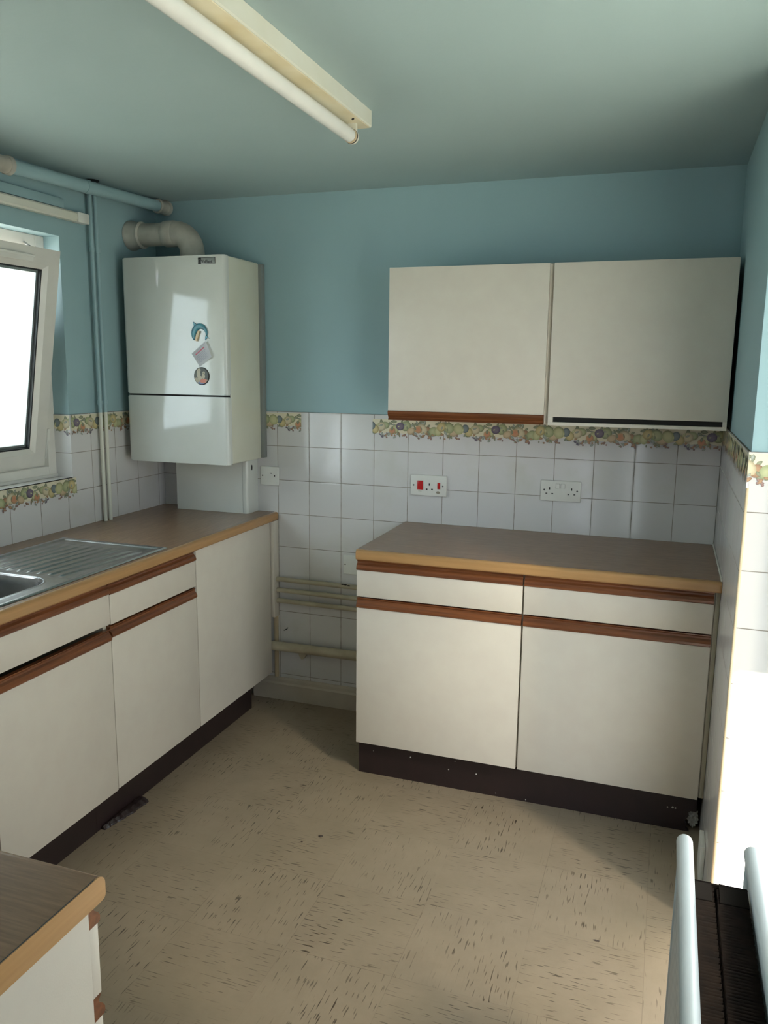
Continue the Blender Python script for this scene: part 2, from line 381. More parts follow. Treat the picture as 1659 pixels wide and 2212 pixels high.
# ------------------------------------------------------------------ window (tilted in sash)
wf = empty('window_1', (-.11, -1.45, WZ0)); struct(wf, 'white window with its right sash tilted into the room')
FX0, FX1 = -.145, -.077
def ring(bm, y0, y1, z0, z1, t, x0, x1, bev=.003):
    for lo, hi in [((x0, y0, z0), (x1, y0+t, z1)), ((x0, y1-t, z0), (x1, y1, z1)), ((x0, y0+t, z0), (x1, y1-t, z0+t)), ((x0, y0+t, z1-t), (x1, y1-t, z1))]: boxbm(bm, lo, hi, bev)
bm = bmesh.new(); ring(bm, WY0, WY1, WZ0, WZ1, .045, FX0, FX1); boxbm(bm, (FX0, -1.49, WZ0+.04), (FX1, -1.43, WZ1-.04), .003)
boxbm(bm, (-.078, WY0, WZ0), (-.070, WY1-.004, WZ0+.012), .002)
link('window_frame', bm, 'pvc', wf)
# fixed light on the far left
bm = bmesh.new(); ring(bm, WY0+.04, -1.485, WZ0+.04, WZ1-.04, .06, FX0+.01, FX1+.006); link('fixed_sash', bm, 'pvc', wf)
box('pane', (-.113, WY0+.09, WZ0+.09), (-.109, -1.54, WZ1-.09), 'glass', wf, 0)
# tilted sash: local frame u = y, v = up the sash, n = into the room
tilt = math.atan2(.135, .80); S0 = Vector((-.100, 0, 1.118)); SV = Vector((math.sin(tilt), 0, math.cos(tilt))); SN = Vector((math.cos(tilt), 0, -math.sin(tilt)))
def sash_pt(u, v, n): return S0+Vector((0, u, 0))+SV*v+SN*n
def sash_box(bm, lo, hi, bev=0):
    k = len(bm.verts); boxbm(bm, lo, hi, bev); bm.verts.ensure_lookup_table()
    for v in bm.verts[k:]: v.co = sash_pt(v.co.y, v.co.z, v.co.x)
SY0, SY1, SH = -1.47, -.655, .815
def frame_ring(bm, u0, u1, v0, v1, t, n0, n1, tn=None):
    """mitred rectangular ring whose inner lip may sit lower (tn)"""
    tn = n1 if tn is None else tn
    out = [(u0, v0), (u1, v0), (u1, v1), (u0, v1)]; inn = [(u0+t, v0+t), (u1-t, v0+t), (u1-t, v1-t), (u0+t, v1-t)]
    A = [bm.verts.new(sash_pt(a, b, n0)) for a, b in out]; B = [bm.verts.new(sash_pt(a, b, n1)) for a, b in out]
    C = [bm.verts.new(sash_pt(a, b, tn)) for a, b in inn]; D = [bm.verts.new(sash_pt(a, b, n0)) for a, b in inn]
    for i in range(4):
        j = (i+1) % 4
        for q in ((A[i], A[j], B[j], B[i]), (B[i], B[j], C[j], C[i]), (C[i], C[j], D[j], D[i]), (D[i], D[j], A[j], A[i])): bm.faces.new(q)
sash = box('sash', (0, 0, 0), (.001, .001, .001), 'pvc', wf, 0); bpy.data.objects.remove(sash)
bm = bmesh.new(); frame_ring(bm, SY0, SY1, 0, SH, .058, -.062, 0)
sash = link('sash', bm, 'pvc', wf)
bm = bmesh.new(); frame_ring(bm, SY0+.056, SY1-.056, .056, SH-.056, .020, -.030, 0.001, -.012); link('glazing_bead', bm, 'pvc', sash)
bm = bmesh.new(); frame_ring(bm, SY0+.074, SY1-.074, .074, SH-.074, .006, -.034, -.011); link('gasket', bm, 'black', sash)
bm = bmesh.new(); frame_ring(bm, SY0+.079, SY1-.079, .079, SH-.079, .010, -.034, -.024); link('spacer_bar', bm, 'silver', sash)
for nn in (-.020, -.036):
    bm = bmesh.new(); sash_box(bm, (nn, SY0+.078, .078), (nn+.003, SY1-.078, SH-.078)); link('pane', bm, 'glass', sash)
bm = bmesh.new(); sash_box(bm, (0, -1.28, SH-.052), (.014, -.800, SH-.030), .003); sash_box(bm, (.012, -1.28, SH-.036), (.020, -.800, SH-.028), .002); link('trickle_vent', bm, 'white', sash)
bm = bmesh.new(); sash_box(bm, (-.012, SY1-.002, .03), (.006, SY1+.012, .15), .003); link('hinge_cover', bm, 'white', sash)
# tilt stay arm at the head of the frame
tube('tilt_stay', [(-.09, -.70, 1.955), (.01, -.78, 1.925)], .004, 'silver', wf, 8)

# curtain rail and its batten
cr = empty('curtain_rail', (.015, -1.4, 2.06), 'long cream plastic curtain rail fixed above the window', 'curtain rail')
bm = bmesh.new()
prof = [(0.001, 0, 2.046), (.026, 0, 2.046), (.031, 0, 2.052), (.031, 0, 2.074), (.026, 0, 2.080), (0.001, 0, 2.080)]
extrude_profile(bm, prof, (0, -.545, 0), (0, -2.35, 0)); link('rail', bm, 'batten', cr)
box('end_cap', (.001, -.543, 2.044), (.033, -.480, 2.082), 'white', cr, .003)
tag(box('batten', (-.005, -2.35, 2.084), (.018, -.600, 2.118), 'pipe_blue', bev=.003), 'blue painted wooden batten running above the curtain rail', 'batten')

# ------------------------------------------------------------------ pipes on the left wall and ceiling
tag(empty('waste_pipe', (.07, -.5, 2.17)), 'thick blue painted waste pipe under the ceiling along the window wall', 'pipe')
wp = bpy.data.objects['waste_pipe']
def wz_(y): return 2.185+(y+.05)*.027
def wpt(y): return (.072, y, wz_(y)-.002)
tube('pipe', [wpt(-2.6), wpt(-1.5), wpt(-.004)], .0235, 'pipe_blue', wp, 24)
for yy in (-.05, -.955):
    bm = bmesh.new(); tube_bm(bm, [wpt(yy-.040), wpt(yy-.036), wpt(yy-.024), wpt(yy-.020), wpt(yy+.018), wpt(yy+.020), wpt(yy+.036), wpt(yy+.040)], [.0265, .030, .030, .0275, .0275, .031, .031, .0265], 26)
    smooth_by_angle(link('coupling', bm, 'flue', wp), 40)
tube('pipe_clip', [wpt(-.55), wpt(-.53)], .0255, 'pipe_blue', wp, 20)
for i, (yy, lab) in enumerate([(-.460, 'thin upright copper pipe, blue above and cream below, nearer the window'), (-.428, 'thin upright copper pipe, blue above and cream below, nearer the boiler')]):
    e = empty('heating_pipe', (.022, yy, .8754), lab, 'pipe', 'pair of upright pipes on the left wall')
    tube('blue_length', [(.022, yy, ZT+.002), (.022, yy, ZC-.001)], .0078, 'pipe_blue', e, 16)
    tube('cream_length', [(.022, yy, .8754), (.022, yy, ZT+.002)], .0078, 'batten', e, 16)
    for zz in (1.955, 1.362):
        tube('pipe_clip', [(.022, yy, zz-.008), (.022, yy, zz+.008)], .0108, 'pipe_blue', e, 16)
bm = bmesh.new(); tube_bm(bm, [(.022, -.444, ZC-.0025), (.022, -.444, ZC-.0005)], .030, 18)
struct(link('trim_8', bm, 'dark'), 'dark gap where the upright pipes pass through the ceiling')

# ------------------------------------------------------------------ cabinets
HP = [(0, 0), (.0195, 0), (.0225, .003), (.0225, .010), (.0185, .018), (.0125, .024), (.0110, .029), (.0150, .0335), (.0150, .0365), (0, .0365)]
def handle_bm(a0, a1, face, z0, h, axis, sgn):
    """axis: direction the strip runs ('x' or 'y'); face = coordinate of door face; sgn = outward direction"""
    bm = bmesh.new(); s = h/.0365
    if axis == 'x': prof = [(0, face+sgn*(d-.018), z0+z*s) for d, z in HP]; extrude_profile(bm, prof, (a0, 0, 0), (a1, 0, 0))
    else: prof = [(face+sgn*(d-.018), 0, z0+z*s) for d, z in HP]; extrude_profile(bm, prof, (0, a0, 0), (0, a1, 0))
    return bm
def slab(axis, a0, a1, face, z0, z1, sgn, th=.018):
    f0, f1 = sorted((face, face-sgn*th))
    return ((a0, f0, z0), (a1, f1, z1)) if axis == 'x' else ((f0, a0, z0), (f1, a1, z1))
def base_cabinet(label, axis, a0, a1, face, back, sgn, lays, wood_m, zt=.8402, g=.0026, group=None, carcass=(0, 0)):
    mid = (a0+a1)/2
    loc = (mid, (face+back)/2, 0) if axis == 'x' else ((face+back)/2, mid, 0)
    e = empty('base_cabinet', loc, label, 'cabinet', group)
    c0, c1 = a0+carcass[0], a1-carcass[1]; cf = face-sgn*.0195
    def pb(p0, p1, q0, q1, z0, z1):
        f0, f1 = sorted((q0, q1))
        return ((p0, f0, z0), (p1, f1, z1)) if axis == 'x' else ((f0, p0, z0), (f1, p1, z1))
    boxes('carcass', [pb(c0, c0+.016, cf, back, .1380, zt-.001), pb(c1-.016, c1, cf, back, .1380, zt-.001), pb(c0+.016, c1-.016, cf, back, .1380, .154),
                      pb(c0+.016, c1-.016, back+sgn*.001, back+sgn*.006, .154, zt-.001), pb(c0+.016, c1-.016, cf, cf-sgn*.02, zt-.12, zt-.10)], 'tanboard', e, 0)
    for kind, z0, z1, hz0, hh in lays:
        nm = {'d': 'drawer_front', 'o': 'door', 'p': 'fixed_panel'}[kind]
        lo, hi = slab(axis, a0+g, a1-g, face, z0, z1, sgn); p = box(nm, lo, hi, 'cream', e, .0015)
        if hh: link('handle', handle_bm(a0+g, a1-g, face, hz0, hh, axis, sgn), wood_m, p)
    return e
STD = [('d', .7005, .7985, .7985, .0375), ('o', .1379, .6590, .6590, .0365)]
# right hand pair
base_cabinet('cream base cabinet with wooden grip strips beside the pipe gap, left of the pair', 'x', 1.1735, 1.7745, -.5615, -.004, -1, STD, 'wood_x', group='base cabinets under the right worktop')
base_cabinet('cream base cabinet with wooden grip strips against the right wall', 'x', 1.7745, 2.3705, -.5615, -.004, -1, STD, 'wood_x', g=.0035, group='base cabinets under the right worktop')
tag(box('filler_strip', (2.3712, -.545, .138), (W-.0005, -.53, .839), 'tanboard', bev=.001), 'narrow beige filler strip between right cabinet and tiled wall', 'filler strip')
def plinth(name, lo, hi, label, specks=(), axis='x'):
    o = tag(box(name, lo, hi, 'plinth', bev=.001), label, 'plinth')
    if specks:
        bm = bmesh.new()
        for x, y, z, r in specks:
            bmesh.ops.create_icosphere(bm, subdivisions=1, radius=r, matrix=Matrix.Translation((x, y, z)))
        s = link('paint_specks', bm, 'plaster', o); s['kind'] = 'stuff'
    return o
# right plinth with a broken lower right corner
bm = bmesh.new()
prof = [(1.173, 0, .0), (2.352, 0, .0), (2.338, 0, .012), (2.344, 0, .024), (2.334, 0, .034), (2.341, 0, .044), (2.348, 0, .058), (2.346, 0, .068), (2.352, 0, .074), (2.3705, 0, .074), (2.3705, 0, .1375), (1.173, 0, .1375)]
extrude_profile(bm, prof, (0, -.5218, 0), (0, -.5050, 0))
pr = tag(link('plinth', bm, 'plinth'), 'dark brown plinth under the right cabinets with a broken corner', 'plinth')
bm = bmesh.new()
for x, z, r in [(1.232, .093, .0018), (1.378, .093, .0030), (1.524, .071, .0026), (1.627, .072, .0028), (1.547, .107, .0018), (1.70, .012, .002), (1.808, .008, .0025), (2.28, .075, .003), (2.296, .077, .004), (2.305, .076, .003)]:
    bmesh.ops.create_icosphere(bm, subdivisions=1, radius=r, matrix=Matrix.Translation((x, -.5222, z)) @ Matrix.Diagonal((1, .35, 1, 1)))
s = link('paint_specks', bm, 'plaster', pr); s['kind'] = 'stuff'
# crumbled plaster behind the broken corner
bm = bmesh.new(); rg = random.Random(3)
bmesh.ops.create_icosphere(bm, subdivisions=4, radius=1)
for v in bm.verts:
    n = .8+.25*math.sin(v.co.x*9+1)*math.sin(v.co.z*11)+.12*rg.random(); v.co = Vector((2.362+v.co.x*.020*n, -.490+v.co.y*.012*n, .036+v.co.z*.036*n))
    v.co.x = min(v.co.x, W-.0006); v.co.z = max(v.co.z, .0005)
tag(link('plaster_lump', bm, 'plaster'), 'crumbling pale plaster lump showing through the broken plinth corner', 'plaster')
tag(box('skirting_block', (2.372, -.800, .0), (W-.0005, -.700, .115), 'white', bev=.002), 'short white skirting block at the foot of the right tiled wall', 'skirting block')

# left hand run, doors face +x
XL = .5686
base_cabinet('tall plain cream end panel cabinet nearest the back wall, without wooden strips', 'y', -.6526, -.0489, XL, .004, 1, [('o', .1379, .8385, 0, 0)], 'wood_y', group='base cabinets under the left worktop')
base_cabinet('cream base cabinet with two wooden grip strips, right of the sink', 'y', -1.1524, -.6526, XL, .004, 1, [('d', .7005, .7985, .7985, .0375), ('o', .1379, .6570, .6570, .0365)], 'wood_y', g=.0024, group='base cabinets under the left worktop')
sk_e = base_cabinet('cream sink cabinet with a dark gap under its drawer panel, nearest its left edge of view', 'y', -1.652, -1.1524, XL+.002, .004, 1, [('p', .7050, .8025, .8025, .0370), ('o', .1359, .6500, .6500, .0365)], 'wood_y', group='base cabinets under the left worktop')
sk_e['label'] = 'cream cabinet under the sink bowl with a dark gap below its upper panel'
base_cabinet('cream base cabinet to the left of the sink cabinet, at the edge of view', 'y', -2.15, -1.652, XL, .004, 1, [('d', .7005, .7985, .7985, .0375), ('o', .1379, .6570, .6570, .0365)], 'wood_y', g=.0024, group='base cabinets under the left worktop')
tag(box('filler_strip', (.5655, -.0470, .400), (.5840, -.0005, .839), 'cream', bev=.001), 'white filler strip between end cabinet and back wall', 'filler strip')
tag(box('timber_upright', (.562, -.012, .104), (.580, -.0005, .399), 'trim', bev=.002), 'narrow raw timber upright behind the end cabinet by the fat pipe', 'timber')
bm = bmesh.new(); boxbm(bm, (.499, -2.40, 0), (.5151, -.1496, .1375), .001); 
boxbm(bm, (.5150, -1.205, .0005), (.5158, -1.203, .137), 0)
tag(link('plinth', bm, 'plinth'), 'dark brown plinth under the left cabinets', 'plinth')
# broken piece of plinth on the floor
bm = bmesh.new(); rg = random.Random(8); N = 22; rows = []
for i in range(N+1):
    t = i/N; y = -.985-.20*t; wdt = .040*(1-.75*t**1.5)+.006*rg.random()
    x0 = .5165; h = .010+.006*rg.random()
    rows.append([bm.verts.new((x0, y, .001)), bm.verts.new((x0+.004, y, h)), bm.verts.new((x0+wdt*.6, y, h+.004*rg.random())), bm.verts.new((x0+wdt, y, .004+.004*rg.random())), bm.verts.new((x0+wdt+.002, y, .0005))])
for a, b in zip(rows, rows[1:]):
    for j in range(4): bm.faces.new((a[j], a[j+1], b[j+1], b[j]))
    bm.faces.new((a[4], a[0], b[0], b[4]))
bm.faces.new(rows[0]); bm.faces.new(rows[-1][::-1])
tag(link('broken_board', bm, 'plinth'), 'jagged black broken strip lying on the floor against the left plinth', 'debris')

# worktops: laminate top with an oak coloured rolled edge
def roll_profile(front, back, z0, z1, sgn, r=.012):
    """2-D (d, z) of front nose; returns top part polygon start and nose polygon"""
    nose = [(front-sgn*.016, z0), (front-sgn*.003, z0), (front, z0+.004)]
    for i in range(7):
        a = math.pi/2*i/6
        nose.append((front-sgn*(r-r*math.cos(a)), z1-r+r*math.sin(a)))
    nose += [(front-sgn*.016, z1)]
    return nose
def worktop(label, axis, a0, a1, front, back, sgn, mt, me_, holes=None, z0=.8402, z1=.8754, group=None):
    mid = (a0+a1)/2; inner = front-sgn*.016
    def P(a, d, z): return (a, d, z) if axis == 'x' else (d, a, z)
    bm = bmesh.new()
    def bb(p0, p1, q0, q1):
        f0, f1 = sorted((q0, q1))
        lo, hi = (P(p0, f0, z0), P(p1, f1, z1)); boxbm(bm, lo, hi)
    if holes:
        h0, h1, hb, hf = holes
        bb(a0, h0, inner, back); bb(h1, a1, inner, back); bb(h0, h1, inner, hf); bb(h0, h1, hb, back)
    else: bb(a0, a1, inner, back)
    top = link('worktop', bm, mt)
    tag(top, label, 'worktop', group)
    nose = roll_profile(front, back, z0, z1, sgn); bm = bmesh.new()
    extrude_profile(bm, [P(0, d, z) for d, z in nose], P(a0, 0, 0), P(a1, 0, 0))
    smooth_by_angle(link('rolled_edge', bm, me_, top), 30)
    return top
worktop('brown laminate worktop with oak coloured front edge under the wall cupboards', 'x', 1.1785, W-.001, -.5785, -.0005, -1, 'top_x', 'edge_x')
worktop('long brown laminate worktop holding the steel sink', 'y', -2.41, -.001, .5845, .0005, 1, 'top_y', 'edge_y', holes=(-1.745, -.822, .118, .533))
tag(box('sealant_bead', (W-.005, -.575, .8755), (W-.0005, -.001, .8815), 'grout', bev=.001), 'bead of white sealant where the right worktop meets the side wall', 'sealant')

# near peninsula unit, front faces the back wall
XE = 1.543; YN = -2.448
nc = empty('base_cabinet', (1.24, -2.74, 0), 'cream end cabinet in the left foreground seen from its white side', 'cabinet')
boxes('carcass', [((XE-.016, -3.0, .0), (XE, YN, .8392)), ((.95, -3.0, .138), (.966, YN, .8392)), ((.966, -3.0, .138), (XE-.016, YN, .154)), ((.966, -3.0, .154), (XE-.016, -2.994, .8392))], 'cream', nc, .001)
p = box('drawer_front', (.953, YN, .7040), (XE-.0015, YN+.018, .8050), 'cream', nc, .0015); link('handle', handle_bm(.953, XE-.0015, YN+.018, .8050, .031, 'x', 1), 'wood_x', p)
p = box('door', (.953, YN, .14), (XE-.0015, YN+.018, .6700), 'cream', nc, .0015); link('handle', handle_bm(.953, XE-.0015, YN+.018, .6700, .034, 'x', 1), 'wood_x', p)
bm = bmesh.new(); boxbm(bm, (.02, -3.03, .8402), (1.549, -2.429-.012, .8754))
z0, z1, fr = .8402, .8754, -2.424
arc = [(fr-.017, z0)]+[(fr-.007+.007*math.cos(a), z0+.007+.007*math.sin(a)) for a in [-math.pi/2+math.pi/2*i/4 for i in range(5)]]+[(fr-.014+.014*math.cos(a), z1-.014+.014*math.sin(a)) for a in [math.pi/2*i/6 for i in range(7)]]+[(fr-.017, z1)]
extrude_profile(bm, [(0, d, z) for d, z in arc], (.02, 0, 0), (1.549, 0, 0))
nt = tag(link('worktop', bm, 'top_x'), 'brown laminate worktop corner in the left foreground with oak end strip', 'worktop')
bm = bmesh.new(); extrude_profile(bm, [(0, -3.03, z0-.0005), (0, fr-.017, z0-.0005)]+[(0, d, z) for d, z in arc[1:-1]]+[(0, fr-.017, z1), (0, -3.03, z1)], (1.5495, 0, 0), (1.5515, 0, 0)); link('end_edging', bm, 'edge_y', nt)
box('joint_line', (1.5485, -3.03, z1-.002), (1.5500, fr-.018, z1+.0002), 'ink', nt, 0)
boxes('plinth', [((.60, -2.52, 0), (1.526, -2.50, .127))], 'plinth', None, 0)
tag(bpy.data.objects['plinth.002'] if 'plinth.002' in bpy.data.objects else bpy.data.objects['plinth'], 'recessed dark plinth below the foreground cabinet', 'plinth')

# ------------------------------------------------------------------ sink
def sstep(a, b, x):
    t = min(max((x-a)/(b-a), 0), 1); return t*t*(3-2*t)
SX0, SX1, SY0_, SY1_ = .098, .552, -1.76, -.803
BX0, BX1, BY0, BY1 = .150, .486, -1.645, -1.292
def sink_z(x, y):
    e = min(x-SX0, SX1-x, y-SY0_, SY1_-y)
    z = .0012+.0035*sstep(0, .006, e)-.0045*sstep(.020, .030, e)
    # bowl
    cx, cy, hx, hy, r = (BX0+BX1)/2, (BY0+BY1)/2, (BX1-BX0)/2, (BY1-BY0)/2, .085
    qx, qy = abs(x-cx)-hx+r, abs(y-cy)-hy+r
    sd = math.hypot(max(qx, 0), max(qy, 0))+min(max(qx, qy), 0)-r
    z += .003*math.exp(-(sd/.006)**2)
    if sd < .004: z -= .150*sstep(.004, -.022, sd)
    # drainer: shallow recessed field with raised ribs
    if y > BY1+.02:
        f = sstep(BY1+.012, BY1+.05, y)*sstep(SY1_-.020, SY1_-.055, y)*sstep(SX0+.022, SX0+.05, x)*sstep(SX1-.022, SX1-.045, x)
        z -= .003*f
        g = sstep(BY1+.03, BY1+.06, y)*sstep(SY1_-.05, SY1_-.11, y)
        c = (x-(y+1.05)*.07-.150)/.041
        if -.3 < c < 8.6: z += .0045*g*math.exp(-((c-round(c))*.041/.0075)**2)
    return .8754+z
nx, ny = 130, 270
bm = bmesh.new(); g = []
for i in range(nx+1):
    x = SX0+(SX1-SX0)*i/nx; g.append([bm.verts.new((x, SY0_+(SY1_-SY0_)*j/ny, 0)) for j in range(ny+1)])
for row in g:
    for v in row: v.co.z = sink_z(v.co.x, v.co.y)
for i in range(nx):
    for j in range(ny): bm.faces.new((g[i][j], g[i+1][j], g[i+1][j+1], g[i][j+1]))
sink = tag(link('sink', bm, 'steel', smooth=True), 'stainless steel inset sink with ribbed drainer under the window', 'sink')

# ------------------------------------------------------------------ boiler
bo = empty('boiler', (.284, -.17, 1.114), 'white wall mounted gas boiler in the back left corner', 'boiler')
box('casing', (.0455, -.2835, 1.1155), (.5235, -.034, 1.9385), 'enamel_side', bo, .006, 3)
def front_panel(name, z0, z1):
    bm = bmesh.new(); pr_ = []; x0, x1, y0, y1, r = .0429, .5248, -.3132, -.2855, .016
    for cx, a0 in ((x1-r, 0), (x0+r, 90)):
        for i in range(7):
            a = R(a0+90*i/6); pr_.append((cx+r*math.cos(a), y0+r-r*math.sin(a), 0))
    pr_ = [(x1, y1, 0)]+pr_+[(x0, y1, 0)]
    extrude_profile(bm, pr_, (0, 0, z0), (0, 0, z1))
    bmesh.ops.bevel(bm, geom=[e for e in bm.edges if abs(e.verts[0].co.z-e.verts[1].co.z) < 1e-6 and min(e.verts[0].co.y, e.verts[1].co.y) < y1-.003], offset=.0035, segments=2, affect='EDGES')
    return smooth_by_angle(link(name, bm, 'enamel', bo), 40)
front_panel('front_panel', 1.3955, 1.9401); front_panel('lower_flap', 1.1137, 1.3885)
box('shadow_gap', (.05, -.300, 1.384), (.518, -.284, 1.400), 'dark', bo, 0)
box('mounting_frame', (.06, -.0335, 1.118), (.534, -.0005, 1.936), 'greymetal', bo, .001)
bd = box('badge', (.406, -.3152, 1.9055), (.483, -.3130, 1.9305), 'ink', bo, .0009)
box('badge_face', (.4205, -.3156, 1.907), (.4815, -.3148, 1.929), 'silver', bd, .0003)
box('badge_emblem', (.4075, -.3156, 1.907), (.4195, -.3148, 1.929), 'ink', bd, .0003)
bm = bmesh.new()   # small rounded arch mark on the dark end of the badge
for r0, r1 in ((.0045, .0032),):
    n = 14; A = [(.4135+r0*math.cos(math.pi*i/n), 1.9205+r0*math.sin(math.pi*i/n)) for i in range(n+1)]; B = [(.4135+r1*math.cos(math.pi*i/n), 1.9205+r1*math.sin(math.pi*i/n)) for i in range(n+1)]
    A = [(A[0][0], 1.911)]+A+[(A[-1][0], 1.911)]; B = [(B[0][0], 1.911)]+B+[(B[-1][0], 1.911)]
    for i in range(len(A)-1): bm.faces.new([bm.verts.new((p[0], -.3158, p[1])) for p in (A[i], A[i+1], B[i+1], B[i])])
link('badge_mark', bm, 'silver', bd)
tc = bpy.data.curves.new('lettering', 'FONT'); tc.body = 'Vaillant'; tc.size = .0165; tc.extrude = .0002; tc.offset = .0003; tc.materials.append(M['ink'])
tx = bpy.data.objects.new('lettering', tc); COL.objects.link(tx); tx.parent = bd; tx.matrix_parent_inverse = bd.matrix_world.inverted()
tx.rotation_euler = (R(90), 0, 0); tx.location = (.4215, -.3159, 1.9095)
bpy.context.view_layer.update()
me = bpy.data.meshes.new_from_object(tx.evaluated_get(bpy.context.evaluated_depsgraph_get())); mw = tx.matrix_world.copy(); bpy.data.objects.remove(tx)
me.transform(mw); tx = bpy.data.objects.new('lettering', me); COL.objects.link(tx); tx.parent = bd; tx.matrix_parent_inverse = bd.matrix_world.inverted()
# flue
flu = empty('flue_pipe', (.291, -.17, 1.94), 'grubby white flue elbow from boiler top into the left wall', 'flue')
pts = [(.291, -.17, 1.9405), (.291, -.17, 1.965)]
cx, cz, rb = .291-.078, 1.972, .078
for i in range(13):
    a = math.pi/2*i/12; pts.append((cx+rb*math.cos(a), -.17, cz+rb*math.sin(a)))
bm = bmesh.new(); tube_bm(bm, pts+[(.19, -.17, cz+rb)], .050, 32); smooth_by_angle(link('elbow', bm, 'flue', flu), 40)
bm = bmesh.new(); tube_bm(bm, [(.215, -.17, 2.05), (.212, -.17, 2.05), (.168, -.17, 2.05), (.165, -.17, 2.05)], [.050, .0525, .0525, .050], 32); smooth_by_angle(link('collar', bm, 'flue', flu), 40)
tube('straight_pipe', [(.18, -.17, 2.05), (.03, -.17, 2.05)], .0465, 'flue', flu, 32)
bm = bmesh.new(); tube_bm(bm, [(.060, -.17, 2.05), (.054, -.17, 2.05), (.045, -.17, 2.05), (.018, -.17, 2.05), (.010, -.17, 2.05), (-.005, -.17, 2.05)], [.050, .055, .054, .055, .060, .061], 32); smooth_by_angle(link('wall_seal', bm, 'flue', flu), 40)
# boxing below the boiler
bm = bmesh.new(); r = .014; x0, x1, y0, y1 = .128, .486, -.096, -.0005
prof = [(x0, y1, 0), (x0, y0, 0)]+[(x1-r+r*math.sin(R(a)), y0+r-r*math.cos(R(a)), 0) for a in range(0, 91, 15)]+[(x1, y1, 0)]
extrude_profile(bm, prof, (0, 0, .8756), (0, 0, 1.1130)); pbx = tag(smooth_by_angle(link('pipe_cover', bm, 'enamel'), 30), 'white boxed pipe cover between the boiler and the worktop', 'pipe cover')
box('seam', (.4615, -.0966, .878), (.4625, -.0955, 1.112), 'greymetal', pbx, 0)
bm = bmesh.new(); bmesh.ops.create_uvsphere(bm, u_segments=12, v_segments=8, radius=1, matrix=Matrix.Translation((.4862, -.055, 1.075)) @ Matrix.Diagonal((.0008, .006, .013, 1)))
link('slot', bm, 'dark', pbx)

# magnets
def disc_poly(bm, pts, y, mi, cl=None):
    f = bm.faces.new([bm.verts.new((a, y, b)) for a, b in pts]); f.material_index = mi; return f
def solid_poly(bm, pts, y0, y1, mi=0): extrude_profile(bm, [(a, 0, b) for a, b in pts], (0, y0, 0), (0, y1, 0), mi)
YB = -.3132
M['dolphin'] = simple('dolphin_blue', (.07, .27, .33), .3, (.05, .20, .27), 40); M['dolphin_belly'] = simple('dolphin_belly', (.62, .46, .26), .35)
dm = bmesh.new()
spine = []; N = 22
for i in range(N+1):
    t = i/N; a = R(215-220*t); cxx, czz = .4085, 1.6335; rr_ = .0275+.002*math.sin(t*3)
    spine.append((Vector((cxx+rr_*math.cos(a)*1.05, 0, czz+rr_*math.sin(a)*1.15)), .0135*math.sin(math.pi*min(1, (t*.86+.10)))**.75*(1-.45*t)+.0012))
tube_bm(dm, [(p.x, YB-.0045, p.z) for p, r_ in spine], [r_ for p, r_ in spine], 12)
for v in dm.verts: v.co.y = YB-.0005-(YB-.0045-v.co.y+.012)*.32
dol = tag(link('fridge_magnet', dm, 'dolphin', smooth=True), 'blue leaping dolphin magnet on the boiler door', 'magnet')
bm = bmesh.new(); solid_poly(bm, [(.381, 1.667), (.3775, 1.685), (.386, 1.679), (.396, 1.668)], YB-.006, YB-.001); link('dorsal_fin', bm, 'dolphin', dol)
bm = bmesh.new(); solid_poly(bm, [(.4345, 1.632), (.4480, 1.619), (.4400, 1.622), (.4300, 1.613), (.4310, 1.625)], YB-.005, YB-.001); link('tail', bm, 'dolphin', dol)
bm = bmesh.new(); solid_poly(bm, [(.3855, 1.613), (.3930, 1.608), (.4000, 1.625), (.4075, 1.647), (.4010, 1.650), (.3920, 1.636)], YB-.0085, YB-.002); link('belly', bm, 'dolphin_belly', dol)
# card
card = [(.4350, 1.6115), (.4610, 1.5480), (.4000, 1.5080), (.3640, 1.5600)]
def cp(u, v):  # u along top edge (0 left .. 1 right), v down
    a, b, c, d = [Vector((x, 0, z)) for x, z in (card[3], card[0], card[1], card[2])]
    p = (a*(1-u)+b*u)*(1-v)+(d*(1-u)+c*u)*v; p.y = YB-.0012-.008*u*u; return p
bm = bmesh.new(); G = [[bm.verts.new(cp(i/8, j/4)) for j in range(5)] for i in range(9)]
for i in range(8):
    for j in range(4): bm.faces.new((G[i][j], G[i+1][j], G[i+1][j+1], G[i][j+1]))
bmesh.ops.solidify(bm, geom=bm.faces[:], thickness=.0005)
cardo = tag(link('card', bm, 'paper'), 'white printed card stuck askew between the two magnets', 'card')
def stripe(u0, u1, v0, v1, mat, nm):
    bm = bmesh.new()
    for k in range(6):
        a, b = u0+(u1-u0)*k/6, u0+(u1-u0)*(k+1)/6; q = []
        for (u, v) in ((a, v0), (b, v0), (b, v1), (a, v1)):
            p = cp(u, v); p.y -= .0009; q.append(bm.verts.new(p))
        bm.faces.new(q)
    link(nm, bm, mat, cardo)
stripe(.16, .78, .20, .27, 'redink', 'red_heading'); stripe(.30, .92, .08, .10, 'paperink', 'text_line')
for k in range(6): stripe(.12, .80-.03*(k % 3), .38+.08*k, .405+.08*k, 'paperink', 'text_line')
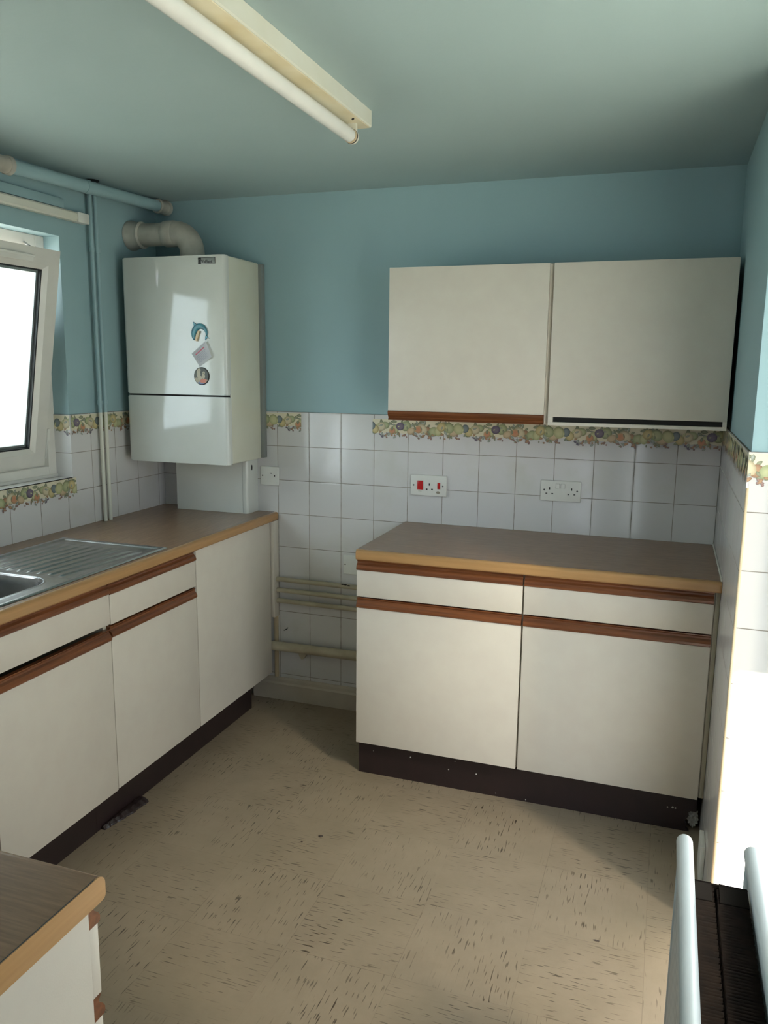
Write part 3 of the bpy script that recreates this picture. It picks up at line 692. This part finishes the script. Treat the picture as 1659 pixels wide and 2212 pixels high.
# round picture magnet
bm = bmesh.new(); tube_bm(bm, [(.4085, YB-.0002, 1.471), (.4085, YB-.003, 1.471), (.4085, YB-.0042, 1.471)], [.0355, .0355, .0340], 40)
for v in bm.verts: v.co.x = .4085+(v.co.x-.4085)*.98
rm = tag(smooth_by_angle(link('fridge_magnet', bm, 'ink'), 40), 'round picture magnet with two pale animals on dark ground', 'magnet')
bm = bmesh.new(); cl = bm.loops.layers.color.new('print'); dd = [YB-.0044]
def blob(x, z, rx, rz, c, clipr=.0325):
    dd[0] -= .00005; pts = []
    for i in range(18):
        a = 2*math.pi*i/18; px, pz = x+rx*math.cos(a), z+rz*math.sin(a); q = Vector((px-.4085, pz-1.471))
        if q.length > clipr: q = q.normalized()*clipr
        pts.append(bm.verts.new((.4085+q.x, dd[0], 1.471+q.y)))
    f = bm.faces.new(pts)
    for l in f.loops: l[cl] = tuple(t**(1/2.2) for t in c)+(1,)
blob(.4085, 1.471, .0325, .0325, (.055, .06, .05))
blob(.4085, 1.4405, .031, .014, (.16, .20, .35)); blob(.418, 1.452, .018, .009, (.62, .20, .13)); blob(.388, 1.455, .014, .010, (.42, .36, .26)); blob(.436, 1.450, .009, .007, (.45, .30, .22))
for x, z, rx, rz in ((.396, 1.478, .009, .014), (.3985, 1.494, .0075, .008), (.391, 1.489, .003, .006), (.418, 1.471, .0075, .011), (.4195, 1.484, .006, .006), (.402, 1.464, .010, .008)):
    blob(x, z, rx, rz, (.50, .45, .33))
blob(.3975, 1.492, .0018, .0018, (.05, .04, .03)); blob(.418, 1.483, .0015, .0015, (.05, .04, .03))
link('picture', bm, 'print', rm)

# ------------------------------------------------------------------ wall cupboards
def wall_cupboard(label, x0, x1, dx0, dx1, wooden):
    e = empty('wall_cupboard', ((x0+x1)/2, -.14, 1.3182), label, 'cupboard', 'wall cupboards on the back wall')
    z0, z1, yb, yf = (1.3205 if wooden else 1.3182), 1.8725, -.0005, -.2715
    t = .016
    boxes('carcass', [((x0, yf, z0), (x0+t, yb, z1)), ((x1-t, yf, z0), (x1, yb, z1)), ((x0+t, yf, z1-t), (x1-t, yb, z1)), ((x0+t, yf, z0+.014), (x1-t, yb, z0+.03)), ((x0+t, -.008, z0+.03), (x1-t, yb, z1-t))], 'cream', e, .0008)
    if wooden:
        d = box('door', (dx0, -.290, 1.3535), (dx1, -.272, 1.8725), 'cream', e, .0015); link('handle', handle_bm_down(dx0, dx1), 'wood_x', d)
    else:
        box('door', (dx0, -.290, 1.3480), (dx1, -.272, 1.8725), 'cream', e, .0015)
        boxes('pelmet', [((dx0, -.290, 1.3182), (dx1, -.272, 1.3300)), ((dx0, -.290, 1.3300), (dx0+.016, -.272, 1.3480)), ((dx1-.012, -.290, 1.3300), (dx1, -.272, 1.3480))], 'cream', e, .0008)
        box('shadow_recess', (dx0+.017, -.2720, 1.330), (dx1-.013, -.262, 1.350), 'dark', e, 0)
    return e
def handle_bm_down(a0, a1):
    bm = bmesh.new(); z1 = 1.3535
    prof = [(0, -.290+.018-d, z1-z*.0345/.0365) for d, z in HP]
    extrude_profile(bm, prof, (a0, 0, 0), (a1, 0, 0)); return bm
wall_cupboard('cream wall cupboard with a wooden strip along its bottom edge', 1.196, 1.790, 1.1945, 1.7765, True)
wall_cupboard('cream wall cupboard with a black slot along its bottom, beside the right wall', 1.7905, 2.378, 1.7915, 2.3775, False)

# ------------------------------------------------------------------ sockets and plates
def plate(name, x0, x1, z0, z1, label, cat, th=.009):
    o = tag(box(name, (x0, -th, z0), (x1, -.0003, z1), 'white', bev=.003, seg=3), label, cat); return o
def dot(bm, x, z, r, y=-.0095, rz=None):
    tube_bm(bm, [(x, y+.0008, z), (x, y-.0003, z)], r, 12)
def hole_box(name, x, z, w_, h_, mat, parent, y=-.009, d=.0004): return box(name, (x-w_/2, y-d, z-h_/2), (x+w_/2, y+.0005, z+h_/2), mat, parent, min(.001, d*.4))
cs = plate('cooker_switch', 1.202, 1.356, .9925, 1.0785, 'white cooker control plate with two red switches above the worktop', 'switch', .012)
hole_box('main_switch', 1.244, 1.036, .024, .037, 'red', cs, -.012, .004); hole_box('socket_switch', 1.324, 1.036, .012, .026, 'red', cs, -.012, .004)
for x, z, w_, h_ in [(1.283, 1.040, .0045, .009), (1.272, 1.020, .007, .005), (1.295, 1.020, .007, .005)]: hole_box('pin_hole', x, z, w_, h_, 'dark', cs, -.012)
for x, z in [(1.2155, 1.035), (1.3405, 1.035)]:
    bm = bmesh.new(); dot(bm, x, z, .0035, -.0125); link('screw', bm, 'screw', cs)
M['stain'] = simple('brown_stain', (.36, .32, .25), .6)
bm = bmesh.new(); tube_bm(bm, [(1.321, -.0118, 1.0085), (1.321, -.0124, 1.0085)], .0085, 14)
for v in bm.verts: v.co.z = 1.0085+(v.co.z-1.0085)*.65
link('worn_label', bm, 'stain', cs); hole_box('text_mark', 1.243, 1.0105, .014, .0015, 'stain', cs, -.012, .0003)
ds = plate('double_socket', 1.738, 1.8935, 1.0035, 1.0845, 'white double socket with two rocker switches on the tiles', 'socket', .011)
for x in (1.8035, 1.8245): b = box('rocker_switch', (x-.008, -.0155, 1.054), (x+.008, -.0105, 1.074), 'white', ds, .002)
for cxp in (1.773, 1.858):
    hole_box('pin_hole', cxp, 1.0530, .0045, .009, 'dark', ds, -.011)
    for q in (-.0115, .0115): hole_box('pin_hole', cxp+q, 1.033, .007, .0048, 'screw', ds, -.011)
for x in (1.7525, 1.8795):
    bm = bmesh.new(); dot(bm, x, 1.047, .0035, -.0115); link('screw', bm, 'screw', ds)
fs = plate('switched_spur', .5045, .5920, .9945, 1.0775, 'small square blank switch plate beside the boiler pipe cover', 'switch', .010)
for x in (.5145, .5735):
    bm = bmesh.new(); dot(bm, x, 1.037, .0030, -.0105); link('screw', bm, 'dark', fs)
hole_box('indicator', .557, 1.048, .008, .0035, 'dark', fs, -.010)
bp_ = plate('blanking_plate', .899, .985, .624, .7085, 'plain white blanking plate on tiles above the pipes', 'plate', .008)
bm = bmesh.new(); dot(bm, .9085, .667, .0030, -.0085); link('screw', bm, 'dark', bp_)

# ------------------------------------------------------------------ pipes along the back wall
for i, (zz, lab) in enumerate([(.573, 'topmost of the three thin cream pipes along the back wall'), (.523, 'middle of the three thin cream pipes along the back wall'), (.474, 'lowest of the three thin cream pipes along the back wall')]):
    tag(tube('heating_pipe', [(.5845, -.020, zz), (.75, -.020, zz-.001), (1.172, -.020, zz-.002)], .0108, 'oldcream', None, 16), lab, 'pipe', 'thin cream pipes on the back wall')
gp = tag(tube('gas_pipe', [(.5480, -.0325, .262), (.75, -.0335, .263), (1.170, -.0345, .266)], .0215, 'oldcream', None, 24), 'fat cream pipe low on the back wall', 'pipe')
bm = bmesh.new(); solid_poly(bm, [(.688, .245), (.730, .245), (.724, .226), (.714, .214), (.706, .212), (.697, .222)], -.030, -.006); link('bracket', bm, 'oldcream', gp)
bm = bmesh.new(); rg = random.Random(2)
for x, z in [(.905, .583), (.918, .582), (.934, .579)]:
    bmesh.ops.create_icosphere(bm, subdivisions=2, radius=.006, matrix=Matrix.Translation((x, -.030, z-.001)) @ Matrix.Diagonal((1.3, .5, .45, 1)))
pd = link('peeled_paint', bm, 'dark', bpy.data.objects['heating_pipe.002']); pd['label'] = 'dark peeling paint patch'
bm = bmesh.new(); tube_bm(bm, [(.606, -.0022, .3275), (.613, -.0022, .333), (.620, -.0022, .335), (.627, -.0022, .345)], [.0008, .002, .0018, .0008], 8)
tag(link('scuff', bm, 'dark'), 'small dark curled scrap stuck to the tiles above the fat pipe', 'scrap')

# ------------------------------------------------------------------ ceiling light
li = empty('ceiling_light', (1.325, -1.7, ZC), 'bare fluorescent tube fitting on the blue ceiling', 'ceiling light')
bm = bmesh.new(); x0, x1, zb = 1.287, 1.3585, 2.171
prof = [(x0, 0, ZC-.0005), (x0, 0, zb+.006), (x0+.006, 0, zb), (x1-.002, 0, zb), (x1, 0, zb+.004), (x1, 0, ZC-.0005)]
extrude_profile(bm, prof, (0, -.935, 0), (0, -2.50, 0))
hs = link('housing', bm, 'batten', li)
box('underside_cover', (x0+.004, -2.49, zb-.0028), (x1-.0035, -.942, zb+.001), 'yellowed', li, .001)
bm = bmesh.new(); tube_bm(bm, [(1.324, -1.0145, 2.134), (1.324, -1.022, 2.134), (1.324, -2.43, 2.134)], [.0175, .0185, .0185], 28); smooth_by_angle(link('tube', bm, 'tube', li), 40)
for ya, yb_ in ((-.985, -1.0), (-2.435, -2.45)):
    bm = bmesh.new(); tube_bm(bm, [(1.324, ya+.0, 2.134), (1.324, ya-.004, 2.134), (1.324, ya-.011, 2.134), (1.324, ya-.015, 2.134)], [.015, .018, .018, .015], 24)
    boxbm(bm, (1.311, ya-.014, 2.134), (1.337, ya-.002, 2.1695), .002); link('lampholder', bm, 'batten', li)
tube('tube_cap', [(1.324, -1.0005, 2.134), (1.324, -1.0145, 2.134)], .0188, 'trim', li, 24)
tube('tube_ring', [(1.324, -1.0000, 2.134), (1.324, -1.004, 2.134)], .0193, 'dark', li, 24)
bm = bmesh.new(); bmesh.ops.create_uvsphere(bm, u_segments=12, v_segments=8, radius=1, matrix=Matrix.Translation((1.342, -1.035, 2.168)) @ Matrix.Rotation(.5, 4, 'Z') @ Matrix.Diagonal((.0035, .011, .001, 1))); link('knockout_hole', bm, 'dark', li)

# ------------------------------------------------------------------ radiator
ra = empty('radiator', (2.33, -2.35, .12), 'white double panel radiator standing along the right edge', 'radiator')
RZ0, RZ1, RY0, RY1 = .13, .700, -2.95, -1.756
def rad_panel(nm, xc, out):
    bm = bmesh.new(); ny_, nz = 360, 1; t = .006
    ys = [RY0+(RY1-.004-RY0)*i/ny_ for i in range(ny_+1)]
    def dx(y):
        ph = ((y-RY0)/.0333) % 1; return .0045*(sstep(.08, .25, ph)-sstep(.75, .92, ph))
    zs = [RZ0, RZ0+.03, RZ0+.05, RZ1-.07, RZ1-.05, RZ1-.012]
    for s in (1, -1):
        G = []
        for y in ys:
            G.append([bm.verts.new((xc+out*s*(t/2+(dx(y) if (s == 1 and 2 <= k <= 3) else 0)), y, z)) for k, z in enumerate(zs)])
        for a, b in zip(G, G[1:]):
            for k in range(len(zs)-1): bm.faces.new((a[k], a[k+1], b[k+1], b[k]))
    boxbm(bm, (xc-t/2, RY0, RZ0), (xc+t/2, RY1-.004, RZ0+.004))
    o = smooth_by_angle(link(nm, bm, 'rad', ra), 30)
    pts = [(xc, RY0, RZ1-.014), (xc, RY1-.014, RZ1-.014)]; rs = [.014, .014]
    for i in range(1, 6):
        a = math.pi/2*i/5; pts.append((xc, RY1-.014+.014*math.sin(a), RZ1-.014)); rs.append(max(.001, .014*math.cos(a)))
    bm = bmesh.new(); tube_bm(bm, pts, rs, 24); smooth_by_angle(link('top_rail', bm, 'rad', o), 40)
    bm = bmesh.new(); tube_bm(bm, [(xc, RY1-.012, RZ1-.02), (xc, RY1-.012, RZ0+.01)], .010, 16); link('end_rail', bm, 'rad', o, True)
    return o
rad_panel('front_panel', 2.272, -1); rad_panel('rear_panel', 2.383, 1)
for xa, xb in ((2.2785, 2.322), (2.3265, 2.3755)):
    bm = bmesh.new(); ya, yb_, n = RY0+.04, -1.806, 80; zt_, zb_ = .640, .17
    path = []
    for i in range(n):
        y = ya+(yb_-ya)*i/n; y2 = ya+(yb_-ya)*(i+.5)/n
        path += [(xa, y), (xb, y+.001), (xb, y2), (xa, y2+.001)]
    prev = None
    for x, y in path:
        cur = (bm.verts.new((x, y, zb_)), bm.verts.new((x, y, zt_)))
        if prev: bm.faces.new((prev[0], cur[0], cur[1], prev[1]))
        prev = cur
    f_ = link('convector_fins', bm, 'rust', ra); f_['kind'] = 'stuff'
boxes('end_bracket', [((2.279, -1.812, .606), (2.376, -1.808, .642)), ((2.2785, -1.86, .634), (2.318, -1.806, .642)), ((2.330, -1.86, .634), (2.3755, -1.806, .642))], 'bracket', ra, .001)
for yy in (-2.02, -2.72): box('wall_bracket', (2.386, yy, .2), (2.529, yy+.03, .24), 'rad', ra)
tube('tail_pipe', [(2.33, -1.775, .001), (2.33, -1.775, .14), (2.33, -1.775, .165)], [.0075, .0075, .009], 'oldcream', ra, 12)
boxes('connector', [((2.274, -1.783, .150), (2.384, -1.767, .166))], 'rad', ra, .003)

# ------------------------------------------------------------------ floor debris
for i, (x, y, r, lab) in enumerate([(1.213, -.972, .0055, 'larger brown crumb on the open floor, of the two nearest the left cabinets'), (1.168, -1.022, .003, 'tiny dark crumb beside the larger brown crumb'), (1.428, -1.327, .0035, 'slim dark crumb mid floor between the cabinet runs'), (2.106, -1.168, .0040, 'slim dark splinter on the floor toward the radiator')]):
    bm = bmesh.new(); bmesh.ops.create_icosphere(bm, subdivisions=2, radius=r)
    rg = random.Random(i)
    for v in bm.verts: v.co *= .8+.4*rg.random(); v.co.z *= .45; v.co.x *= (1.3 if i < 2 else 2.0); v.co.y *= (1 if i < 2 else .5)
    for v in bm.verts: v.co += Vector((x, y, r*.45))
    tag(link('crumb', bm, 'rust'), lab, 'crumb', 'crumbs on the floor')

# ------------------------------------------------------------------ outside
g = struct(box('ground', (-9, -12, -.25), (-.32, 8, -.15), 'paving', bev=0), 'pale paving outside the window')
struct(box('ground', (2.68, -8, -.25), (8, 3, -.15), 'paving', bev=0), 'paving outside the added side door')
tag(box('garden_wall', (-7.2, -7, -.15), (-7.0, 6, .75), 'render', bev=.01), 'low pale garden wall outside the window', 'wall')
bm = bmesh.new(); rg = random.Random(4)
for i in range(1500):
    a, b, c = rg.gauss(0, .45), rg.gauss(0, 1.1), rg.uniform(0, 1)
    p = Vector((-5.2+a*.5, 1.6+b, -.1+1.25*c-abs(b)*.15)); d = Vector((rg.uniform(-1, 1), rg.uniform(-1, 1), rg.uniform(-.3, 1))).normalized()*rg.uniform(.05, .11); s_ = d.cross(Vector((rg.uniform(-1, 1), rg.uniform(-1, 1), .3))).normalized()*.028
    bm.faces.new([bm.verts.new(q) for q in (p, p+d*.5+s_, p+d, p+d*.5-s_)])
tag(link('garden_shrub', bm, 'leaf'), 'loose leafy shrub faintly visible outside the window', 'shrub')
